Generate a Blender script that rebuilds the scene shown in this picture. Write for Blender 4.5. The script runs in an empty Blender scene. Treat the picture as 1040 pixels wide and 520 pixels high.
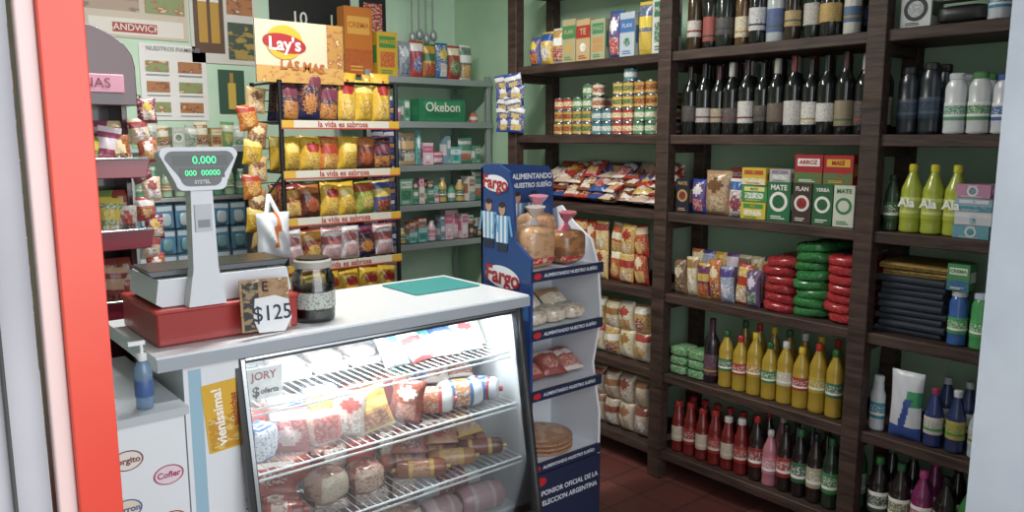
import bpy, math, random
from mathutils import Matrix, Vector
random.seed(7)
sc = bpy.context.scene
try:
    sc.view_settings.view_transform = 'Standard'
except Exception:
    pass

# ---------------------------------------------------------------- materials
def lin(h):
    h = h.lstrip('#')
    c = [int(h[i:i+2], 16) / 255 for i in (0, 2, 4)]
    g = .3*c[0]+.59*c[1]+.11*c[2]
    o = []
    for v in c:
        v = v*.88+g*.12; v = .05+.92*v  # haze painted into every colour: slightly greyed, blacks lifted
        o.append(v / 12.92 if v <= .04045 else ((v + .055) / 1.055) ** 2.4)
    return (*o, 1)
MATS = {}
def mat(c, rough=.5, metal=0., emit=0., c2=None, c3=None, scale=30, trans=0., coat=0.):
    key = (c, rough, metal, emit, c2, c3, scale, trans, coat)
    if key in MATS: return MATS[key]
    m = bpy.data.materials.new('mat_' + c.strip('#') + '_%d' % len(MATS)); m.use_nodes = True
    nt = m.node_tree; p = nt.nodes['Principled BSDF']
    p.inputs['Base Color'].default_value = lin(c)
    p.inputs['Roughness'].default_value = rough
    p.inputs['Metallic'].default_value = metal
    if trans: p.inputs['Transmission Weight'].default_value = trans
    if coat: p.inputs['Coat Weight'].default_value = coat
    if emit:
        p.inputs['Emission Color'].default_value = lin(c); p.inputs['Emission Strength'].default_value = emit
    if c2:
        tc = nt.nodes.new('ShaderNodeTexCoord'); n = nt.nodes.new('ShaderNodeTexNoise')
        mp = nt.nodes.new('ShaderNodeMapping'); mp.inputs['Scale'].default_value = (1, 1, 1.7)
        n.inputs['Scale'].default_value = scale*1.9; n.inputs['Detail'].default_value = 4
        r = nt.nodes.new('ShaderNodeValToRGB')
        e = r.color_ramp.elements
        A = lin(c); Bc = lin(c2); mx = tuple(A[i]*.25+Bc[i]*.75 for i in range(3))+(1,)
        e[0].color = A; e[0].position = .52
        e[1].color = mx; e[1].position = .57
        if c3:
            C = lin(c3)
            x = e.new(.62); x.color = mx
            x = e.new(.65); x.color = C
        nt.links.new(tc.outputs['Object'], mp.inputs['Vector']); nt.links.new(mp.outputs['Vector'], n.inputs['Vector'])
        nt.links.new(n.outputs['Fac'], r.inputs['Fac'])
        nt.links.new(r.outputs['Color'], p.inputs['Base Color'])
    MATS[key] = m
    return m
def surf(name, ca, cb, scale, rough=.6, stretch=(1, 1, 1), bump=.1, spec=.4):
    m = bpy.data.materials.new(name); m.use_nodes = True; nt = m.node_tree; p = nt.nodes['Principled BSDF']
    p.inputs['Roughness'].default_value = rough; p.inputs['Specular IOR Level'].default_value = spec
    tc = nt.nodes.new('ShaderNodeTexCoord'); mp = nt.nodes.new('ShaderNodeMapping'); mp.inputs['Scale'].default_value = stretch
    n = nt.nodes.new('ShaderNodeTexNoise'); n.inputs['Scale'].default_value = scale; n.inputs['Detail'].default_value = 6
    r = nt.nodes.new('ShaderNodeValToRGB'); r.color_ramp.elements[0].color = lin(ca); r.color_ramp.elements[1].color = lin(cb)
    r.color_ramp.elements[0].position = .3; r.color_ramp.elements[1].position = .7
    b = nt.nodes.new('ShaderNodeBump'); b.inputs['Strength'].default_value = bump; b.inputs['Distance'].default_value = .01
    L = nt.links.new
    L(tc.outputs['Object'], mp.inputs['Vector']); L(mp.outputs['Vector'], n.inputs['Vector']); L(n.outputs['Fac'], r.inputs['Fac'])
    L(r.outputs['Color'], p.inputs['Base Color']); L(n.outputs['Fac'], b.inputs['Height']); L(b.outputs['Normal'], p.inputs['Normal'])
    return m
def glassy(name, tint='#ffffff', base=.06, rough=.03):
    m = bpy.data.materials.new(name); m.use_nodes = True; nt = m.node_tree
    for n in list(nt.nodes): nt.nodes.remove(n)
    o = nt.nodes.new('ShaderNodeOutputMaterial'); t = nt.nodes.new('ShaderNodeBsdfTransparent'); t.inputs[0].default_value = lin(tint)
    g = nt.nodes.new('ShaderNodeBsdfGlossy'); g.inputs['Roughness'].default_value = rough
    mx = nt.nodes.new('ShaderNodeMixShader'); f = nt.nodes.new('ShaderNodeFresnel'); f.inputs['IOR'].default_value = 1.5
    ad = nt.nodes.new('ShaderNodeMath'); ad.operation = 'ADD'; ad.inputs[1].default_value = base
    L = nt.links.new
    L(f.outputs[0], ad.inputs[0]); L(ad.outputs[0], mx.inputs[0]); L(t.outputs[0], mx.inputs[1]); L(g.outputs[0], mx.inputs[2]); L(mx.outputs[0], o.inputs[0])
    return m

# ---------------------------------------------------------------- mesh builder
I4 = Matrix.Identity(4)
def T(x, y, z): return Matrix.Translation((x, y, z))
def Rz(d): return Matrix.Rotation(math.radians(d), 4, 'Z')
def Rx(d): return Matrix.Rotation(math.radians(d), 4, 'X')
def Ry(d): return Matrix.Rotation(math.radians(d), 4, 'Y')
TXT = {}
def textmesh(s, bold=0.):
    k = (s, bold)
    if k in TXT: return TXT[k]
    cu = bpy.data.curves.new('t', 'FONT'); cu.body = s; cu.size = 1; cu.align_x = 'CENTER'; cu.align_y = 'CENTER'
    cu.offset = bold; cu.resolution_u = 3
    ob = bpy.data.objects.new('t', cu); sc.collection.objects.link(ob)
    bpy.context.view_layer.update()
    dg = bpy.context.evaluated_depsgraph_get()
    me = bpy.data.meshes.new_from_object(ob.evaluated_get(dg))
    d = ([tuple(v.co) for v in me.vertices], [tuple(p.vertices) for p in me.polygons])
    bpy.data.objects.remove(ob); bpy.data.meshes.remove(me); bpy.data.curves.remove(cu)
    TXT[k] = d
    return d
class B:
    def __init__(s, name): s.name = name; s.v = []; s.f = []; s.m = []; s.mats = []
    def mi(s, m):
        if isinstance(m, str): m = mat(m)
        if m not in s.mats: s.mats.append(m)
        return s.mats.index(m)
    def add(s, vs, fs, ms, M=I4):
        o = len(s.v)
        s.v += [tuple(M @ Vector(v)) for v in vs]
        flip = M.determinant() < 0
        for i, f in enumerate(fs):
            f = tuple(o + k for k in f)
            s.f.append(f[::-1] if flip else f)
            s.m.append(s.mi(ms[i] if isinstance(ms, list) else ms))
    def box(s, x0, x1, y0, y1, z0, z1, m, M=I4):
        vs = [(x, y, z) for z in (z0, z1) for y in (y0, y1) for x in (x0, x1)]
        s.add(vs, [(0, 2, 3, 1), (4, 5, 7, 6), (0, 1, 5, 4), (2, 6, 7, 3), (0, 4, 6, 2), (1, 3, 7, 5)], m, M)
    def prism(s, poly, y0, y1, m, M=I4):
        n = len(poly)
        vs = [(x, y0, z) for x, z in poly] + [(x, y1, z) for x, z in poly]
        fs = [tuple(range(n)), tuple(range(2*n-1, n-1, -1))] + [(i, i+n, (i+1) % n + n, (i+1) % n) for i in range(n)]
        s.add(vs, fs, m, M)
    def lathe(s, prof, M=I4, seg=14, sx=1., sy=1.):
        vs = []; fs = []; ms = []
        for r, z, _ in prof:
            for k in range(seg):
                a = 2*math.pi*k/seg
                vs.append((r*math.cos(a)*sx, r*math.sin(a)*sy, z))
        for i in range(len(prof)-1):
            for k in range(seg):
                k2 = (k+1) % seg
                fs.append((i*seg+k, i*seg+k2, (i+1)*seg+k2, (i+1)*seg+k)); ms.append(prof[i][2])
        fs.append(tuple(range(seg-1, -1, -1))); ms.append(prof[0][2])
        fs.append(tuple((len(prof)-1)*seg+k for k in range(seg))); ms.append(prof[-1][2])
        s.add(vs, fs, ms, M)
    def rod(s, p, q, r, m, seg=6):
        p = Vector(p); q = Vector(q); d = q-p
        R = d.to_track_quat('Z', 'Y').to_matrix().to_4x4()
        s.lathe([(r, 0, m), (r, d.length, m)], Matrix.Translation(p) @ R, seg)
    def disc(s, M, r, m, n=18, sx=1., sz=1.):
        s.add([(r*sx*math.cos(2*math.pi*k/n), 0, r*sz*math.sin(2*math.pi*k/n)) for k in range(n)], [tuple(range(n))], m, M)
    def rect(s, M, x0, x1, z0, z1, m, y=0):
        s.add([(x0, y, z0), (x1, y, z0), (x1, y, z1), (x0, y, z1)], [(0, 1, 2, 3)], m, M)
    def text(s, t, M, size, m, bold=.0, sx=1.):
        vs, fs = textmesh(t, bold)
        s.add([(x*size*sx, 0, y*size) for x, y, z in vs], fs, m, M)
    def bag(s, M, w, h, d, des, nu=12, nv=14, wr=.004):
        vs = []; fs = []; ms = []
        ph = random.random()*6
        for side in (-1, 1):
            for j in range(nv+1):
                v = j/nv
                for i in range(nu+1):
                    u = -1+2*i/nu
                    t = d/2*max(0, 1-abs(u)**2.4)**.6*max(0, math.sin(math.pi*v))**.45
                    k = 1-.07*math.sin(math.pi*v)
                    wv = wr*math.sin(7*u+ph+9*v)*math.sin(math.pi*v)*(1-u*u)
                    vs.append((w/2*u*k, side*(t+.0015)+wv*side, h*v))
        n = (nu+1)*(nv+1)
        for sd in (0, 1):
            for j in range(nv):
                for i in range(nu):
                    a = sd*n+j*(nu+1)+i
                    q = (a, a+1, a+nu+2, a+nu+1)
                    fs.append(q if sd == 0 else q[::-1])
                    ms.append(des(-1+2*(i+.5)/nu, (j+.5)/nv))
        s.add(vs, fs, ms, M)
    def blob(s, M, a, b, c, m, p=.7, nu=14, nv=8, wr=0.):
        f = lambda x, e: math.copysign(abs(x)**e, x)
        vs = []; fs = []; ph = random.random()*6
        for j in range(nv+1):
            t = -math.pi/2+math.pi*j/nv
            for i in range(nu):
                g = 2*math.pi*i/nu
                k = 1+wr*math.sin(3*g+ph)*math.cos(2*t+ph)+wr*.5*math.sin(7*g+ph*2)*math.cos(4*t)
                vs.append((a*f(math.cos(t), p)*f(math.cos(g), p)*k, b*f(math.cos(t), p)*f(math.sin(g), p)*k, c*f(math.sin(t), p)*k))
        ms = []
        for j in range(nv):
            for i in range(nu):
                fs.append((j*nu+i, j*nu+(i+1) % nu, (j+1)*nu+(i+1) % nu, (j+1)*nu+i))
                ms.append(m((i+.5)/nu, (j+.5)/nv) if callable(m) else m)
        s.add(vs, fs, ms, M)
    def done(s, bevel=0., ang=38):
        me = bpy.data.meshes.new(s.name); me.from_pydata(s.v, [], s.f)
        for m in s.mats: me.materials.append(m)
        me.polygons.foreach_set('material_index', s.m)
        me.polygons.foreach_set('use_smooth', [True]*len(s.f))
        me.update()
        try: me.set_sharp_from_angle(angle=math.radians(ang))
        except Exception: pass
        ob = bpy.data.objects.new(s.name, me); sc.collection.objects.link(ob)
        if bevel:
            bv = ob.modifiers.new('bevel', 'BEVEL'); bv.width = bevel; bv.segments = 2; bv.limit_method = 'ANGLE'; bv.angle_limit = math.radians(50)
        return ob

WHT = mat('#e9ecee', .35); BLK = mat('#0d0d10', .3)
RED = mat('#c4161c', .35)
# ---------------------------------------------------------------- room
wood = surf('dark_wood', '#241711', '#4c352b', 9, .55, (6, .6, 6), .3)
green = surf('green_paint', '#bfe3c4', '#d3efd3', 3, .7, bump=.05)
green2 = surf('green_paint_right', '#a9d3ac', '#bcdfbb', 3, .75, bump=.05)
white_wall = surf('white_plaster', '#a9b2bf', '#bcc5d0', 4, .8, bump=.05)
def tiles():
    m = bpy.data.materials.new('red_floor_tiles'); m.use_nodes = True; nt = m.node_tree; p = nt.nodes['Principled BSDF']
    tc = nt.nodes.new('ShaderNodeTexCoord'); b = nt.nodes.new('ShaderNodeTexBrick')
    b.offset = 0; b.inputs['Scale'].default_value = 1; b.inputs['Brick Width'].default_value = .2; b.inputs['Row Height'].default_value = .2
    b.inputs['Mortar Size'].default_value = .004
    b.inputs['Color1'].default_value = lin('#5c2824'); b.inputs['Color2'].default_value = lin('#71382e'); b.inputs['Mortar'].default_value = lin('#382022')
    nt.links.new(tc.outputs['Object'], b.inputs['Vector']); nt.links.new(b.outputs['Color'], p.inputs['Base Color']); p.inputs['Roughness'].default_value = .4
    return m
def slab(name, x0, x1, y0, y1, z0, z1, m):
    b = B(name); b.box(x0, x1, y0, y1, z0, z1, m); return b.done()
slab('floor', -1.72, 3.24, .5, 4.42, -.1, 0, tiles())
slab('pavement', -4, 6, -5, .5, -.1, -.001, surf('concrete', '#77736c', '#918c84', 8, .8))
slab('wall_back', -1.72, 3.24, 4.3, 4.42, 0, 2.9, green)
slab('wall_right', 3.12, 3.24, .5, 4.3, 0, 2.9, green2)
slab('wall_left', -1.72, -1.6, .5, 4.3, 0, 2.9, green)
slab('ceiling', -1.72, 3.24, .5, 4.42, 2.9, 3.0, surf('ceiling_paint', '#dcded8', '#e8ebe5', 3, .8))
slab('wall_front_left', -1.6, .086, .6, .7, 0, 2.9, surf('grey_plaster', '#8e8d94', '#a5a3a8', 5, .8))
slab('wall_front_right', 2.09, 3.12, .56, .7, 0, 2.9, white_wall)
slab('wall_front_lintel', .086, 2.09, .6, .7, 2.7, 2.9, white_wall)
b = B('door_frame_post')
redp = surf('red_gloss_paint', '#c62c1c', '#d8402a', 4, .3, bump=.02)
b.box(.1005, .128, .585, .7, 0, 2.7, redp)
b.box(.089, .1005, .59, .6, 0, 2.7, mat('#c9a9a4', .4))
b.box(.0635, .066, .594, .6, 0, 1.56, mat('#2a2826', .5))
b.done(.002)

# ---------------------------------------------------------------- wooden shelving on right wall
XF = 2.8; LV = [.14, .512, .89, 1.262, 1.605, 1.964]
b = B('wooden_shelving_unit')
for z in LV + [2.38]:
    b.box(XF, 3.115, .73, 3.36, z-.042, z, wood)
    b.box(3.10, 3.118, .73, 3.36, z, z+.03, wood)
for y in (3.29, 2.25, 1.315, .73):
    b.box(XF-.012, XF+.045, y, y+.07, 0, 2.45, wood)
    b.box(3.06, 3.116, y+.005, y+.065, 0, 2.45, wood)
    for z in LV: b.box(XF+.045, 3.06, y+.01, y+.06, z-.08, z-.042, wood)
b.done(.004)

def P(y, z, d, x=2.83): return T(x+d/2, y, z+.001) @ Rz(-90)
WORDS = ['MATE', 'TE', 'ARROZ', 'CAFE', 'YERBA', 'SOL', 'RICO', 'CREMA', 'MAIZ', 'FLAN']
ACC = ['#8a2a22', '#b08a3a', '#2a2a2c', '#3a5a3a', '#6a2a3a']
def wine(b, M, s=1., lab='#d9d5cb', body='#101512', cap='#1a1416', r=.037, h=.305):
    bo = mat(body, .12, coat=.4); la = mat(lab, .6, c2='#7a6a5a', scale=110) if lab else bo; ca = mat(cap, .3)
    ac = mat(random.choice(ACC), .5) if random.random() < .6 else la
    R = r*s; H = h*s; q = random.uniform(-.04, .05); t = random.uniform(.36, .46)
    b.lathe([(R*.9, 0, bo), (R, .008, bo), (R, H*(.14+q), la), (R*1.012, H*(.145+q), la), (R*1.012, H*(.2+q), ac), (R*1.012, H*(.225+q), la), (R*1.012, H*t, bo), (R, H*(t+.01), bo), (R, H*.6, bo), (R*.93, H*.645, bo), (R*.7, H*.7, bo), (R*.45, H*.76, bo), (R*.38, H*.8, ca), (R*.38, H*.98, ca), (R*.42, H*.985, ca), (R*.3, H, ca)], M)
def pbottle(b, M, r, h, body, lab, cap, l2=None, neck=.4, ks=.62, rough=.15, sx=1., sy=1., l0=.22, l1=.52):
    bo = mat(body, rough, coat=.3); la = mat(lab, .4); l2m = mat(l2 or '#ece8dc', .4); ca = mat(cap, .4)
    lb = mat(lab, .4, c2=l2 or '#f2efe6', scale=80)
    a = l0; d = (l1-l0)
    b.lathe([(r*.8, 0, bo), (r*.97, h*.02, bo), (r, h*.05, bo), (r*.97, h*.12, bo), (r, h*l0, bo), (r*1.015, h*(l0+.005), la), (r*1.015, h*(a+d*.22), l2m), (r*1.015, h*(a+d*.36), lb), (r*1.015, h*(a+d*.82), l2m if r > .033 else la), (r*1.015, h*l1, bo), (r*.97, h*(l1+.01), bo), (r, h*ks, bo), (r*.93, h*(ks+.06), bo), (r*.72, h*(ks+.13), bo), (r*neck*1.15, h*.86, bo), (r*neck, h*.89, ca), (r*neck*1.15, h*.9, ca), (r*neck*1.15, h*.985, ca), (r*neck*.9, h, ca)], M, 16, sx, sy)
def can(b, M, r, h, lab, l2):
    st = mat('#b9bcc0', .25, 1.); la = mat(lab, .35); lm = mat(l2, .35, c2=lab, scale=70)
    b.lathe([(r*.96, 0, st), (r, .004, st), (r*.97, .007, la), (r*.97, h*.3, lm), (r*.97, h*.68, la), (r*.97, h-.007, st), (r, h-.004, st), (r*.94, h, st)], M, 14)
def pack(b, M, w, d, h, c1, c2, c3, style=None, word=True):
    m1 = mat(c1, .4)
    m2 = mat(c2, .4); m3 = mat(c3, .4, c2=c1, scale=55)
    b.box(-w/2, w/2, -d/2, d/2, 0, h, m1, M)
    F = M @ T(0, -d/2-.0007, 0); F2 = M @ T(0, -d/2-.0013, 0)
    st = style if style is not None else random.randrange(4)
    wz = h*.7
    if st == 0:
        b.rect(F, -w/2, w/2, h*.55, h*.85, m2); b.disc(F2 @ T(0, 0, h*.33), min(w, h)*.22, m3)
    elif st == 1:
        b.disc(F @ T(0, 0, h*.5), min(w, h)*.4, m2); b.disc(F2 @ T(0, 0, h*.5), min(w, h)*.27, m3); wz = h*.86
    elif st == 2:
        b.rect(F, -w*.5, w*.5, 0, h*.38, m3); b.rect(F, -w*.4, w*.4, h*.6, h*.86, m2); wz = h*.73
    else:
        b.rect(F, -w*.36, w*.36, h*.2, h*.55, m3); b.rect(F, -w*.4, w*.4, h*.64, h*.9, m2); wz = h*.77
    for k in range(2): b.rect(F2, -w*.32, w*(.1+.2*random.random()), h*(.06+.05*k), h*(.085+.05*k), m2)
    if word and w > .04:
        t = random.choice(WORDS); b.text(t, F2 @ T(0, -.0006, wz), min(h*.2, w*1.15/len(t)), m1 if st != 1 else m2, .03)
    b.rect(M @ Rz(90) @ T(0, -w/2-.0007, 0), -d*.4, d*.4, h*.3, h*.7, m2)
    b.rect(M @ Rz(-90) @ T(0, -w/2-.0007, 0), -d*.4, d*.4, h*.3, h*.7, m2)
def des(c1, c2, c3, kind=0, rough=.28):
    a = mat(c1, rough); b_ = mat(c2, rough); c = mat(c3, rough, c2=c2, c3=c1, scale=50); e = mat(c1, rough, c2=c3, scale=60)
    def f(u, v):
        if v < .07 or v > .93: return b_ if kind == 2 else a
        if kind == 0:
            if (u/.62)**2+((v-.68)/.15)**2 < 1: return b_
            if v < .45 and abs(u-.1) < .6: return c
        elif kind == 1:
            if v > .68: return b_
            if (u/.6)**2+((v-.35)/.2)**2 < 1: return c
        else:
            if .5 < v < .75: return b_
            if v < .4 and abs(u) < .8: return c
        return e if .2 < v < .9 else a
    return f

# --- far bay
b = B('pasta_and_sugar_packs')
y = 3.25; cols = [('#2a5a9c', '#e8c83a', '#c83a2a'), ('#d9b13a', '#1f4f9c', '#e8e4d8'), ('#cfa64a', '#f1efe6', '#b33a2a'), ('#b8a878', '#3f8a4a', '#d8a63a'), ('#c8a870', '#b22a22', '#f2efe6'), ('#a8aa80', '#3a8a56', '#c9873a'), ('#2a5a9c', '#f0f0ee', '#c83a2a'), ('#b8c4cc', '#3a6fb5', '#2a7a4a'), ('#2a5a9c', '#e8c83a', '#d8b23a'), ('#d4d4d0', '#2a7a4a', '#3a7a4a')]
for i, c in enumerate(cols):
    w = [.085, .09, .095, .1, .1, .1, .09, .095, .1, .1][i]; h = [.15, .17, .18, .21, .2, .19, .22, .2, .24, .25][i]
    if i < 3 or i in (6, 8): b.bag(P(y-w/2, LV[5], .07), w, h, .07, des(*c, kind=i % 3))
    else: pack(b, P(y-w/2, LV[5], .09), w-.006, .09, h, *c)
    y -= w
b.done()
b = B('canned_food_tins')
cc = [('#c79a3a', '#8a2a22'), ('#c79a3a', '#2f6a3a'), ('#3a7f8a', '#e0dccf'), ('#b5342a', '#e8d9a0'), ('#3f8a4a', '#e6e0c8'), ('#d6cfa8', '#a83a2a'), ('#d9b34a', '#4a6a3a')]
for k in range(11):
    yy = 3.02-k*.068; h = .062
    n = [3, 3, 3, 4, 4, 2, 4, 5, 4, 4, 4][k]
    for j in range(n):
        c = cc[(k//2+j//2*3) % 7]
        can(b, P(yy+random.uniform(-.003, .003), LV[4]+j*h, .064), .033, h-.001, *c)
        if j < n-1: can(b, P(yy, LV[4]+j*h, .064, 2.91), .033, h-.001, *c)
b.done()
b = B('hanging_soup_sachets')
b.rod((2.775, 3.32, 1.62), (2.775, 3.32, 1.9), .003, BLK)
for k in range(5):
    for q in (-.05, .045):
        b.bag(T(2.768, 3.32+q*.9, 1.62+k*.055) @ Rz(-60) @ Ry(random.uniform(-12, 12)), .1, .085, .02, des('#2448a0', '#e8e4dc', '#d8b03a', k % 3), 8, 8)
b.done()
b = B('biscuit_packets')
bc = [('#a8221e', '#e8cfa0', '#c89a3a'), ('#b8301e', '#e8dcc8', '#7a3a1a'), ('#c8a04a', '#982a22', '#e0d0b0'), ('#2a4a8c', '#d8d4cc', '#b83a2a'), ('#7a3a1e', '#d8b88a', '#e0d8c8'), ('#a01a2a', '#e4d8d0', '#c88a3a'), ('#c8a890', '#8a2a2a', '#e8e0d0')]
for k in range(36):
    r = k // 9; yy = 3.14-(k % 9)*.093-random.random()*.02
    b.bag(P(yy, LV[3]+r*.034+.004, .15) @ Rz(random.uniform(-24, 24)) @ T(0, -.07+.03*r, .024) @ Rx(-72+random.uniform(-16, 14)), .1, .15, .045, des(*random.choice(bc), kind=k % 3))
for k in range(9): b.bag(P(3.15-k*.093, LV[3], .05, 3.03), .1, .2, .05, des(*bc[k % 7], kind=k % 3))
b.done()
b = B('noodle_bags')
for k in range(10):
    c = [('#c8993a', '#a82a22', '#e0cca0'), ('#b83024', '#e0c8a0', '#d0a050'), ('#d0a85a', '#8a2a1e', '#e4d8b8'), ('#b8452a', '#e4dab8', '#c89040')][k % 4]
    for rr in (0, 1):
        b.bag(P(3.2-k*.083, LV[2]+rr*.13, .06, 2.83+.02*(k % 2)) @ Ry(random.uniform(-8, 8)), .088, .16, .06, des(*c, kind=(k+rr) % 3))
b.done()
b = B('flour_and_rice_packets')
for k in range(8):
    for rr in (0, 1):
        c = [('#c8b888', '#98642a', '#e0d8c0'), ('#d0c8b0', '#a8342a', '#c8a060'), ('#c8a45a', '#e4decc', '#8a3a2a')][(k+rr) % 3]
        b.bag(P(3.12-k*.098, LV[1]+rr*.135, .1) @ Ry(random.uniform(-4, 4)), .1, .15, .09, des(*c, kind=k % 3))
b.done()
b = B('sack_packets')
for k in range(8):
    for rr in (0, 1):
        c = [('#b8a890', '#8a5a3a', '#a89880'), ('#a89078', '#7a3a2a', '#c8c4ba')][(k+rr) % 2]
        b.bag(P(3.12-k*.1, LV[0]+rr*.14, .1), .1, .155, .1, des(*c, kind=k % 3))
b.done()
# --- middle bay
b = B('liquor_bottles')
y = 2.19; i = 0
spec = [('#3a2a14', '#d8d4ca', '#b08a3a', .33), ('#141816', '#a8342a', '#c8a24a', .3), ('#16201a', '#3a3a3a', '#c8c8c8', .33), ('#5a3a1a', '#e0d4b0', '#982a22', .3), ('#101214', '#d8d8d8', '#1a1a1a', .31), ('#b8c0c0', '#3a5a9a', '#b8b8b8', .32), ('#2a1a12', '#c0a060', '#1a1a1a', .29), ('#122016', '#c8c4ba', '#c8a03a', .33), ('#1a1a1c', '#c8a24a', '#0f0f0f', .3), ('#d0cdc2', '#3a6a9a', '#c83a2a', .28), ('#231a16', '#d8d4c8', '#c8c4b8', .33)]
while y > 1.41:
    s = spec[i % 11]
    wine(b, P(y, LV[5], .08, 2.83+.012*(i % 2)), 1., s[1], s[0], s[2], .031+.004*(i % 3), s[3])
    wine(b, P(y-.03, LV[5], .08, 2.94), 1., s[1], spec[(i*3+1) % 11][0], s[2], .036, s[3])
    y -= .078; i += 1
b.done()
b = B('wine_bottles')
y = 2.20; i = 0
while y > 1.41:
    lab = ['#2f2b2c', '#b9b6ae', '#a9997a', '#3a3336', '#d4d0c8', '#3a3430', '#5a4a3c', '#c8c5bf', '#d8d5cf', '#d6d2cc', '#8a7a5a'][i % 11]
    cap = ['#1a1214', '#101010', '#3a1418', '#a8a49a', '#2a1014', '#141414', '#a09a8a', '#6a1a1e'][i % 8]
    wine(b, P(y, LV[4], .08, 2.83+.006*(i % 3)), 1+.03*math.sin(i*2.1), lab, '#0e1210', cap, .034, .298)
    wine(b, P(y-.036, LV[4], .08, 2.91), 1.02, '#b8b4aa' if i % 2 else '#3a3230', '#0d100f', cap, .034, .3)
    wine(b, P(y, LV[4], .08, 2.99), 1.02, '#c8c4ba', '#0d100f', cap, .034, .3)
    y -= .0705; i += 1
b.done()
b = B('tea_and_herb_boxes')
pk = lambda y, z, w, d, h, c, st=None, tilt=0, x=2.83: pack(b, P(y, z, d, x) @ Rz(tilt), w, d, h, *c, st)
pk(2.195, LV[3], .07, .08, .15, ('#171b2c', '#b8924a', '#8a2a2a'), 1)
b.bag(P(2.12, LV[3], .06), .08, .15, .06, des('#1f3a8c', '#d8d4ca', '#b8343a', 0))
b.bag(P(2.03, LV[3], .08), .13, .19, .08, des('#a98056', '#6a4222', '#d0b890', 0))
b.bag(P(1.925, LV[3], .07), .09, .16, .07, des('#d8d4cc', '#2a5aa0', '#a8342a', 1))
for j, c in enumerate([('#c8b42a', '#3a8a3a', '#e4e0c8'), ('#3a8a3a', '#e2d47a', '#d8e0d0'), ('#d0b02a', '#b84a22', '#e2dabb')]):
    pk(1.835, LV[3]+j*.07, .115, .1, .068, c, None, [0, 3, -4][j])
pk(1.72, LV[3], .1, .08, .155, ('#1d6a3a', '#e2e0d6', '#1b5a2e'), 1)
pk(1.72, LV[3]+.156, .09, .08, .05, ('#a8b0a0', '#8a6a9a', '#d8d8d0'), 3)
for j in range(3):
    c = [('#3a2a22', '#d8d4c8', '#a81c22'), ('#1f5a30', '#e2e0d6', '#1f5a30'), ('#c8ccb8', '#2f7a3a', '#c8ccb8')][j]
    pk(1.62-j*.085, LV[3], .08, .09, .155, c, 1)
for j in range(2): pk(1.6-j*.12, LV[3]+.156, .115, .09, .11, [('#a81c22', '#e2e0d6', '#2f7a3a'), ('#a81c22', '#d8a020', '#2f7a3a')][j], 2)
for k in range(9): pk(2.17-k*.09, LV[3], .085, .08, .14+.03*(k % 3), [('#7a6a4a', '#3a2a1a', '#b8a87a'), ('#4a5a3a', '#b8a87a', '#2a3a1a'), ('#a8323a', '#d8d0c0', '#3a4a6a')][k % 3], x=2.95)
b.done()
b = B('snack_seed_bags')
cs = [('#7a5a3a', '#c8b898', '#5a3a2a'), ('#c8b890', '#98703a', '#e0d8c0'), ('#3a2a5a', '#c8a03a', '#b83a2a'), ('#c86a2a', '#e4d0a0', '#8a3a1a'), ('#8a98b0', '#4a3a8a', '#d8d8e0'), ('#d0a020', '#b8301e', '#e4dcbc'), ('#6a3a7a', '#d8c8d8', '#3a7a3a')]
for k in range(7):
    b.bag(P(2.2-k*.062, LV[2], .05, 2.83+.01*(k % 2)) @ Ry(random.uniform(-7, 7)), .068, .155+.02*(k % 2), .05, des(*cs[k], kind=k % 3))
    b.bag(P(2.18-k*.062, LV[2], .05, 2.92), .07, .2, .05, des(*cs[(k+3) % 7], kind=(k+1) % 3))
b.done()
b = B('legume_bags')
for col, (y0, c, n) in enumerate([(1.72, '#981820', 6), (1.583, '#1f6a2c', 8), (1.448, '#a81a20', 7)]):
    for j in range(n):
        m = mat(c, .22, c2=['#b83a34', '#3a8a44', '#b8403a'][col], scale=50)
        for dx in (0, .13):
            b.blob(P(y0+random.uniform(-.012, .012), LV[2]+.02+j*.0365, .12, 2.83+dx+random.uniform(0, .015)) @ Rz(random.uniform(-8, 8)) @ Ry(random.uniform(-7, 7)), .073, .062, .0235, m, .66, 20, 10, .08)
b.done()
b = B('yerba_bundle_packs')
for j in range(3):
    for k in range(2):
        b.blob(P(2.2-k*.1, LV[1]+.022+j*.043, .12), .05, .06, .022, mat('#3f8a4a', .3, c2='#c0d0b0', c3='#b8342a', scale=50), .5)
b.done()
b = B('cooking_oil_bottles')
wine(b, P(2.035, LV[1], .08), 1., '#4a1a3a', '#1a1018', '#3a1a2a', .036, .29)
for k in range(8):
    lab = ['#2f6a3a', '#a8301e', '#b88a20', '#3a7a3a', '#c8c0a0', '#a82a1e', '#b8a020', '#2f6a3a'][k]; y = 1.955-k*.071
    cap = ['#1d5a2a', '#c8201c', '#e8c020', '#20602a', '#d8d8d0', '#e0b820', '#c82a1c', '#2a6a30'][k]
    hh = [.25, .24, .27, .24, .26, .25, .28, .27][k]
    pbottle(b, P(y, LV[1], .07), .033, hh, '#ab8a1e', lab, cap, neck=.36, l0=.3, ks=.64)
    pbottle(b, P(y-.03, LV[1], .07, 2.92), .033, .285, '#8f7216', lab, cap, neck=.36)
b.done()
b = B('tomato_sauce_bottles')
for k in range(6):
    y = 2.2-k*.068
    pbottle(b, P(y, LV[0], .066), .031, .24+.01*(k % 2), '#6f1210', '#981c18' if k % 2 else '#b8a890', '#a8201c' if k < 4 else '#c8c4bc', '#d0c0b0', neck=.5)
    pbottle(b, P(y-.02, LV[0], .066, 2.91), .031, .25, '#5f100e', '#981c18', '#a8201c', neck=.5)
b.done()
b = B('soft_drink_bottles')
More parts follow.
